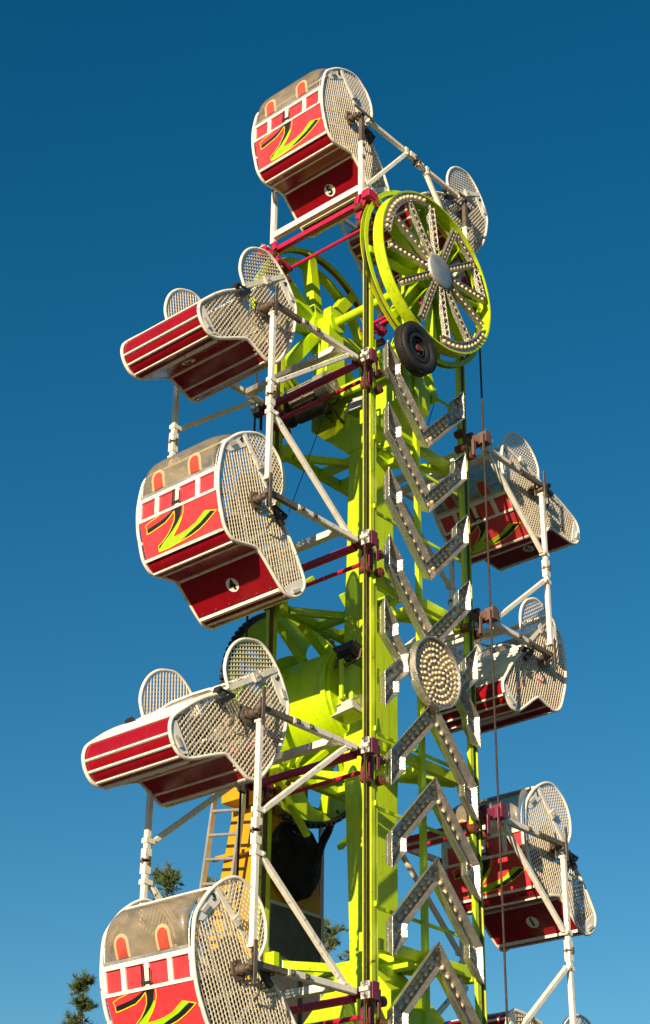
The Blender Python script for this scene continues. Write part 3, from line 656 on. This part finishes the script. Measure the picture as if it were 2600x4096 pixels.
    # arched pads against the canopy
    for yc in (-.30,.30):
        def ap(w_,h_,z0): 
            q=[(yc-w_,z0)]+[(yc-w_*math.cos(PI*k/14),z0+h_-w_+w_*1.0*math.sin(PI*k/14)) for k in range(15)]+[(yc+w_,z0)]; return q
        def xs(z):   # canopy surface at height z
            for a,b in zip(bul,bul[1:]):
                if a[1]<=z<=b[1]: t_=(z-a[1])/(b[1]-a[1]+1e-9); return a[0]+(b[0]-a[0])*t_
            return bul[0][0]
        def sheet(poly,off):
            n=len(poly); mb=MB(); N=12
            # sliced horizontally so that it follows the canopy
            zs=sorted(set(round(z,4) for _,z in poly)); mb.v=[]; 
            rows=[]
            for z in zs:
                ys=[y for y,zz in poly if abs(zz-z)<1e-3]; rows.append((z,min(ys),max(ys)))
            vs=[]; fs=[]
            rows=[(rows[0][0]+(rows[1][0]-rows[0][0])*k/6,rows[0][1],rows[0][2]) for k in range(6)]+rows[1:]
            for z,y0,y1 in rows: x=xs(z)-off; vs+=[(x,y0,z),(x,y1,z),(x+.006,y0,z),(x+.006,y1,z)]
            for i in range(len(rows)-1):
                a=i*4; b=a+4; fs+=[(a,a+1,b+1,b),(a,b,b+2,a+2),(a+1,a+3,b+3,b+1)]
            mb.add(vs,fs); return mb
        o=obj('arch_pad',sheet(ap(.108,.245,.246),.005),M['cream'],t); obj('red_insert',sheet(ap(.070,.205,.248),.010),M['insert'],o)
    # slatted back, seat, inner frame
    m_=MB(); bpz=[(.86,-.63),(.78,-.48),(.70,-.35),(.58,-.19),(.46,-.06),K_]
    bc=catmull(bpz,False,3)
    for i in range(0,len(bc)-1):
        x,z=bc[i]; m_.box((x-.015,0,z),(.035,2*W_,.028))
    for y in (-.36,0,.36): m_.tube([(x-.02,y,z) for x,z in bc],.014,6)
    m_.tube([(K_[0],-.5,K_[1]),(.30,-.3,.25),(.27,0,.30),(.30,.3,.25),(K_[0],.5,K_[1])],.018,8)
    obj('back_slats',m_,M['white'],t)
    m_=MB(); m_.bar((.26,0,-.02),(.42,0,-.58),1.0,.07,ref=(0,1,0)) if False else None
    d=V((.18,0,-.56)).normalized(); n_=V((-d.z,0,d.x)).normalized(); m_.box((.22,0,-.20),(.50,1.02,.08),(d,V((0,1,0)),n_)); m_.box((-.02,0,-.45),(.50,1.02,.08),(V((1,0,-.12)).normalized(),V((0,1,0)),V((.12,0,1)).normalized()))
    m_.box((.14,-.28,.16),(.20,.22,.07),(d,V((0,1,0)),n_)); m_.box((.14,.28,.16),(.20,.22,.07),(d,V((0,1,0)),n_))
    obj('seat',m_,M['seat'],t,bevel=.02)
    m_=MB()
    m_.tube([(-.52,-W_+.02,-.10),(-.30,-W_+.02,.02),(-.28,-.3,.05),(-.28,.3,.05),(-.30,W_-.02,.02),(-.52,W_-.02,-.10)],.02,8)
    obj('lap_bar',m_,M['white'],t)
    # round number plate on the foot panel
    a=V((.127,-.618)); b=V((.474,-.934)); e=(b-a).normalized(); nn=V((e.y,-e.x)); c=a+(b-a)*.5
    m_=MB().cyl((c.x+nn.x*-.004,-.073,c.y+nn.y*-.004),(c.x+nn.x*.006,-.073,c.y+nn.y*.006),.088,n=36,smooth=False)
    npl=obj('number_plate',m_,M['plate'],lp)
    return t
proto=build_car()
ea=V((.127,-.618)); eb=V((.474,-.934)); ee=(eb-ea).normalized(); en=V((ee.y,-ee.x)); ec=ea+(eb-ea)*.5
def numbers(car,ds):
    def put(name,me,Mx,par):
        o=bpy.data.objects.new(name,me); C.objects.link(o); o.parent=par; o.matrix_local=Mx
    lp=[c for c in car.children if c.name.startswith('lower_panel')][0]
    put('number',text_mesh(ds,.175),basis((0,-1,0),(-ee.x,0,-ee.y),(en.x,0,en.y),(ec.x+en.x*.008,-.073,ec.y+en.y*.008)),lp)
    for sf in [c for c in car.children if c.name.startswith('side_frame')]:
        s=-1 if any(v.co.y<0 for v in list(sf.data.vertices)[:4]) else 1
        put('number',text_mesh(ds,.10),basis((-s*.98,0,-s*.2),(-.2,0,.98),(0,s,0),(-.25,s*(HW+.012),.705)),sf)
hin=dict(A=(-1.24,8.22),B=(1.38,8.15),C=(-2.87,4.01),D=(-2.87,1.32),E=(-2.87,-1.32),F=(-2.87,-4.03),G=(2.87,3.93),H=(2.87,1.26),I=(2.87,-1.41),J=(2.87,-4.12))
th=dict(A=-1.7,B=-20.6,C=-13.2,D=0,E=-19.1,F=9.6,G=37.8,H=-4.3,I=2.9,J=-65)
dig=dict(A='5',B='5',C='4',D='4',E='3',F='3',G='6',H='6',I='1',J='1')
lab=dict(A='red car numbered 5 at the very top of the ride, green stripe facing left',
 B='caged car behind the upper right of the big bulb-lit wheel, mostly hidden by it',
 C='car tipped onto its back at upper left, below the rear sheave, dark red underside showing',
 D='red car numbered 4 hanging upright at left, above the green hub drum',
 E='tipped car with side plate 3 left of the green hub drum, mesh ends raised',
 F='largest red car at bottom left with side plate 3 and dusty plastic canopy',
 G='shaded red car tilted forward at right of the upper down-pointing chevrons',
 H='upturned white slatted car at right of the round light disc',
 I='red car numbered 1 at lower right behind the up-pointing chevrons',
 J='tipped car at the bottom right edge, mostly cut off by the frame')
first=True
for k in 'ABCDEFGHIJ':
    c=proto if first else copy_tree(proto); first=False
    c.location=(hin[k][0]-.042,.96,H+hin[k][1]-.047)
    Mr=Matrix.Rotation(-R(th[k]),4,'Y')
    if k in 'BCEHJ': Mr=Mr@Matrix.Rotation(PI,4,'Z')
    c.rotation_euler=Mr.to_euler(); c['label']=lab[k]
for k,c in zip('ABCDEFGHIJ',[o for o in list(C.objects) if o.name.startswith('ride_car')]): numbers(c,dig[k])

# ------------------------------------------------------------------ swing frames carrying the cars
def swing(k,O,out,tan,L,tj,label,roff,joint):
    mb_=M['salmon_old'] if k in 'GH' else M['magenta' if k in 'AB' else 'magenta_old']; ms_=M['white'] if k in 'GH' else M['magenta']
    t=thing('swing_frame',(O[0],0,H+O[1]),label,'ride frame','white swing frames between cars and rails')
    out=V((out[0],0,out[1])); tan=V((tan[0],0,tan[1])); Yv=V((0,1,0))
    def p(a,b,y): return out*a+tan*b+Yv*y
    for near in (True,False):
        Y=(lambda y:y) if near else (lambda y:1.92-y)
        y=Y(.133)
        m_=MB(); m_.bar(p(.02,0,y),p(L-.50,0,y),.075,.075,ch=.01)
        ab=obj('arm_bar',m_,M['white'],t)
        m_=MB(); m_.bar(p(L-.62,0,y),p(L+.03,0,y),.060,.058); m_.box(p(L+.01,0,Y(.075)),(.045,.014,.44),(out,Yv,tan)); m_.box(p(L-.07,0.02,Y(.19)),(.04,.012,.34),(out,Yv,tan))
        obj('arm_tip',m_,M['steel'],t)
        for aa in (L-.56,L-.78): 
            m_=MB(); m_.box(p(aa,0,Y(.092)),(.06,.006,.06),(out,Yv,tan)); m_.cyl(p(aa,0,Y(.0895)),p(aa,0,Y(.068)),.018,n=8); obj('arm_bolt',m_,M['steel'],ab)
        m_=MB(); m_.bar(p(L,.17,y),p(L,tj-.03,y),.064,.064,ch=.008); m_.box(p(L,.165,y),(.085,.085,.03),(out,Yv,tan))
        po=obj('pole',m_,M['white'],t)
        m_=MB(); m_.box(p(L-.02,tj-.22,y),(.13,.085,.055),(out,Yv,tan)); m_.cyl(p(L-.075,tj-.22,Y(.17)),p(L-.075,tj-.22,Y(.075)),.017,n=8); m_.box(p(L,tj-.07,y),(.088,.078,.12),(out,Yv,tan))
        obj('pole_clamp',m_,M['white'],po)
        m_=MB(); m_.cyl(p(L,tj-.02,Y(.20)),p(L,tj-.02,Y(.06)),.022,n=8); m_.cyl(p(L-.06,tj-.01,y),p(L+.06,tj-.01,y),.016,n=8); m_.box(p(L,tj-.005,y),(.05,.05,.05),(out,Yv,tan)); obj('pole_joint',m_,M['steel'],po)
        m_=MB(); m_.bar(p(.20,.06,y),p(L-.09,tj-.235,y),.062,.062,ch=.008); m_.box(p(.17,.045,y),(.10,.07,.03),(out,Yv,tan))
        obj('diagonal_brace',m_,M['white'],t)
        # trolley bracket on the cable
        m_=MB(); dz=V((roff[0],0,roff[1])).normalized(); sd=V((dz.z,0,-dz.x))
        m_.box(p(-.065,0,Y(-.0)),(.115,.13,.17),(out,Yv,tan)); m_.box(p(-.08,0,Y(-.078)),(.12,.014,.19),(out,Yv,tan)); m_.box(p(-.16,0,Y(-.06))+dz*.12,(.05,.012,.30),(sd,Yv,dz))
        m_.bar(p(-.10,0,Y(.06)),p(-.30,0,Y(.22))+dz*.06,.10,.09); m_.bar(p(-.24,0,Y(.20)),p(-.20,0,Y(.20))+dz*.30,.07,.05); m_.bar(p(-.20,0,Y(.08))+dz*.05,p(-.20,0,Y(.08))+dz*.30,.06,.04); m_.bar(p(.02,0,Y(.17)),p(-.12,0,Y(.20)),.09,.07)
        tb=obj('trolley_bracket',m_,mb_,t,bevel=.006)
        m_=MB(); m_.box(p(.005,0,Y(-.010)),(.016,.12,.18),(out,Yv,tan)); m_.box(p(.02,0.01,Y(-.01)),(.04,.12,.05),(out,Yv,tan))
        obj('clamp_plate',m_,M['grey'],tb)
        for bb_ in (-.055,.055): m_=MB(); m_.cyl(p(0,bb_,Y(-.03)),p(.075,bb_,Y(-.03)),.020,n=8); m_.cyl(p(.0,bb_,Y(-.03)),p(.03,bb_,Y(-.03)),.034,n=8); obj('clamp_bolt',m_,M['bolt'],tb)
        for q in (p(-.20,0,0)+dz*.29,p(-.42,0,0)+dz*.27,p(-.20,0,0)-dz*.02,p(-.42,0,0)+dz*.03):
            m_=MB().cyl(q+Yv*Y(.09),q+Yv*Y(.21),.058,n=20); m_.cyl(q+Yv*Y(.08),q+Yv*Y(.22),.022,n=10); obj('roller',m_,M['roller'],tb)
    dz=V((roff[0],0,roff[1]))
    m_=MB().box(p(.15 if k in 'AB' else .33,.0,.96),(.10,1.66-.08,.085),(out,Yv,tan)); obj('cross_beam',m_,M['white'],t,bevel=.006)
    m_=MB().box(p(-.08 if k in 'AB' else -.04,0,.96)+dz*(.1 if k in 'AB' else .25),(.075,1.56,.075),(out,Yv,tan)); obj('square_spacer',m_,ms_,t,bevel=.006)
    m_=MB().cyl(p(-.18,0,.24)+dz,p(-.18,0,1.68)+dz,.026,n=14); obj('round_spacer',m_,ms_,t)
    return t
SF=dict(
 A=('white frame holding the topmost car, left half of the top arch',(-1.2,6.74),(0,1),(1,0),1.47,1.20,(.30,-.08)),
 B=('white frame arching right from the top of the ride to the car behind the wheel',(1.2,6.74),(0,1),(-1,0),1.42,1.16,(-.30,-.08)),
 C=('white frame of the uppermost left car, its pole reaching down',(-1.28,4.02),(-1,0),(0,-1),1.58,1.35,(0,-.22)),
 D=('white frame of the left car numbered 4, its pole reaching up',(-1.28,1.36),(-1,0),(0,1),1.58,1.30,(0,-.22)),
 E=('white frame of the tipped left car beside the drum, its pole reaching down',(-1.28,-1.30),(-1,0),(0,-1),1.58,1.36,(0,-.22)),
 F=('white frame of the bottom left car, its pole reaching up',(-1.28,-4.02),(-1,0),(0,1),1.58,1.34,(0,-.22)),
 G=('white frame of the upper right car, its pole reaching down',(1.33,3.95),(1,0),(0,-1),1.50,1.36,(0,-.22)),
 H=('white frame of the slatted right car, its pole reaching up',(1.33,1.26),(1,0),(0,1),1.50,1.33,(0,-.22)),
 I=('white frame of the right car numbered 1, its pole reaching down',(1.33,-1.41),(1,0),(0,-1),1.50,1.37,(0,-.22)),
 J=('white frame of the bottom right car, its pole reaching up',(1.33,-4.12),(1,0),(0,1),1.50,1.34,(0,-.22)))
for k,(lb,O,out,tan,L,tj,ro) in SF.items(): swing(k,O,out,tan,L,tj,lb,ro,k in 'ACEGI')

# ------------------------------------------------------------------ yellow tower behind the gear
tw=thing('support_tower',(0.28,3.0,0),'yellow support tower with ladders behind the green gear wheel','tower')
def tp(name,mb,m,bevel=0.0,par=None):
    o=obj(name,mb,m,par or tw,bevel=bevel)
    if par is None: o.location=(-.28,-3.0,0)
    return o
m_=MB(); m_.loft([rect(-.55,1.15,2.45,4.6,0),rect(-.24,.80,2.48,3.40,H-2.6),rect(-.20,.76,2.50,3.30,H-1.9),rect(-.16,.55,2.50,3.20,H-1.2),rect(-.16,.50,2.50,3.15,H+.35)])
m_.box((-.27,2.95,H-1.72),(.07,.9,.05)); m_.box((-.30,2.95,H-3.2),(.07,1.0,.05)); m_.box((.55,2.42,H-1.15),(.25,.2,.2)); m_.box((-.33,2.9,H-.95),(.3,.35,.3))
tp('tower_leg',m_,M['yellow'],0.01)
m_=MB(); m_.bb(-.19,.755,2.44,2.475,H-6.5,H-2.42); po_=tp('quilted_panel',m_,M['panel'])
m_=MB(); m_.bb(-.235,-.19,2.432,2.475,H-6.5,H-2.40); m_.bb(.755,.80,2.432,2.475,H-6.5,H-2.40); m_.bb(-.19,.755,2.432,2.475,H-2.42,H-2.38); obj('panel_frame',m_,M['grey'],po_)
m_=MB(); rg=[]
for i,(r_,y_) in enumerate([(.40,2.50),(.45,2.42),(.45,2.36),(.40,2.30),(.25,2.27)]): rg.append([(.19+math.cos(2*PI*k/40)*r_*(1+.03*math.sin(k*1.7)),y_,H-1.80+math.sin(2*PI*k/40)*r_*1.12*(1+.04*math.sin(k*2.3))) for k in range(40)])
m_.loft(rg,smooth=True); tp('motor_cover',m_,M['cover'])
m_=MB(); pts=catmull([(.75,2.2,H-1.05),(.72,2.3,H-1.3),(.62,2.32,H-1.5),(.50,2.3,H-1.75),(.42,2.3,H-1.95)],False,8)
m_.tube(pts,.042,10)
for i in range(0,len(pts)-1,1):
    q=V(pts[i]); m_.cyl(q,q+(V(pts[i+1])-q)*.45,.055,n=10)
tp('hydraulic_hose',m_,M['black'])
# ladders on the tower sides
def ladder(x,pa,pb,qa,qb,label):
    a0,a1=V(pa),V(pb); b0,b1=V(qa),V(qb)
    m_=MB(); m_.bar(a0,a1,.035,.075,ref=(1,0,0)); m_.bar(b0,b1,.035,.075,ref=(1,0,0)); o=tp('ladder',m_,M['ladder'])
    n=int((a1-a0).length/.31)
    for k in range(n):
        t_=(k+.4)/n; obj('rung',MB().cyl(a0+(a1-a0)*t_,b0+(b1-b0)*t_,.022,n=10),M['ladder'],o)
ladder(0,(-.45,4.30,H-9.0),(-.45,3.13,H-.35),(-.45,3.72,H-9.0),(-.45,2.62,H-.45),'')
ladder(0,(.98,2.62,H-9.0),(.86,2.55,H-.9),(.98,3.15,H-9.0),(.86,3.05,H-.9),'')

# ------------------------------------------------------------------ thin guy wires
def wire(a,b,label,r=.006):
    m_=MB(); n=14; a=V(a); b=V(b); pts=[a+(b-a)*k/n-V((0,0,1))*.04*math.sin(PI*k/n) for k in range(n+1)]
    o=obj('guy_wire',m_.tube([q-a for q in pts],r,6),M['black'],None,tuple(a)); tag(o,label,'wire','thin wires strung on the ride')
wire((-.60,1.2,H+4.2),(-.98,1.8,H+1.9),'thin dark wire slanting down from the upper motor platform')
wire((.55,.3,H+4.3),(.15,.3,H+3.35),'thin dark wire hanging right of the uppermost chevron')
wire((-.1,1.2,H-2.2),(.95,1.7,H-3.3),'thin dark wire slanting right behind the lower chevrons')

# ------------------------------------------------------------------ pines behind
def pine(loc,h,seed,label,lean=0.0,spread=1.0):
    rnd=random.Random(seed); t=thing('pine_tree',loc,label,'tree','pine trees behind the ride')
    tk=MB(); pts=[]
    for k in range(13): f=k/12; pts.append(V((lean*f*h*.05+.12*math.sin(f*7+seed),.1*math.cos(f*5+seed),f*h)))
    n=8; rings=[]
    for k,p in enumerate(pts):
        r_=max(.03,.30*(1-k/12)**.8); rings.append([(p.x+math.cos(2*PI*i/n)*r_,p.y+math.sin(2*PI*i/n)*r_,p.z) for i in range(n)])
    tk.loft(rings,smooth=True)
    nd=MB()
    def tuft(c,d,s):
        d=d.normalized()
        for _ in range(26):
            v=(d*.75+V((rnd.gauss(0,.6),rnd.gauss(0,.6),rnd.gauss(.2,.5)))).normalized()*s*rnd.uniform(.5,1.2)
            o_=v.cross(V((rnd.random()-.5,rnd.random()-.5,rnd.random()-.5))).normalized()*.016
            c2=c+d*rnd.uniform(-s*.5,s*.4); nd.add([c2-o_,c2+o_,c2+v],[(0,1,2)])
    def tp_(z):
        f=z/h*12; i=min(11,int(f)); return pts[i].lerp(pts[i+1],f-i)
    z=h*.50
    while z<h-.15:
        f=(h-z)/(h*.5); L=(0.35+2.5*f**.8)*spread*rnd.uniform(.55,1.15); nb=rnd.choice((2,3,3,4)) 
        for k in range(nb):
            a=rnd.uniform(0,2*PI); o0=tp_(z); dr_=V((math.cos(a),math.sin(a),rnd.uniform(.05,.5))).normalized(); q=[o0]
            ns=max(3,int(L/.3))
            for j in range(ns): dr_=(dr_+V((rnd.gauss(0,.12),rnd.gauss(0,.12),.10))).normalized(); q.append(q[-1]+dr_*L/ns)
            tk.tube(q,.018+.02*f,5)
            for j in range(1,len(q)):
                if j>=len(q)*.3:
                    tuft(q[j],dr_,rnd.uniform(.14,.26))
                    for _ in range(2):
                        sd=V((rnd.gauss(0,1),rnd.gauss(0,1),rnd.gauss(.2,.5))).normalized(); e=q[j]+sd*rnd.uniform(.2,.5)*(.4+f); tk.tube([q[j],(q[j]+e)/2+V((0,0,.03)),e],.010,4); tuft(e,sd+V((0,0,.4)),rnd.uniform(.12,.25))
        z+=rnd.uniform(.16,.40)
    top=pts[-1]
    for k in range(4): tuft(top-V((0,0,.12*k)),V((0,0,1)),.26)
    obj('trunk',tk,M['bark'],t); obj('crown',nd,M['needle'],t)
def at(az,d): return (CAM.x+math.sin(R(az))*d,CAM.y+math.cos(R(az))*d,0)
def htop(el,d): return CAM.z+math.tan(R(el))*d
for az,el,d,sd,lb,sp_ in ((42.95,16.75,46,3,'tall thin pine with a bare tip, left of the yellow tower',.55),
    (44.55,16.2,49,5,'bushy pine directly behind the yellow tower ladder',.85),
    (40.30,13.15,44,8,'sparse small pine at the bottom left, low beside the big red car',.22),
    (48.55,15.0,50,11,'pine seen between the yellow tower and the lime spine',1.0),
    (49.6,13.35,52,14,'pine tip just above the lower lime cross frame right of the tower',.8)):
    pine(at(az,d),htop(el,d),sd,lb,0,sp_)
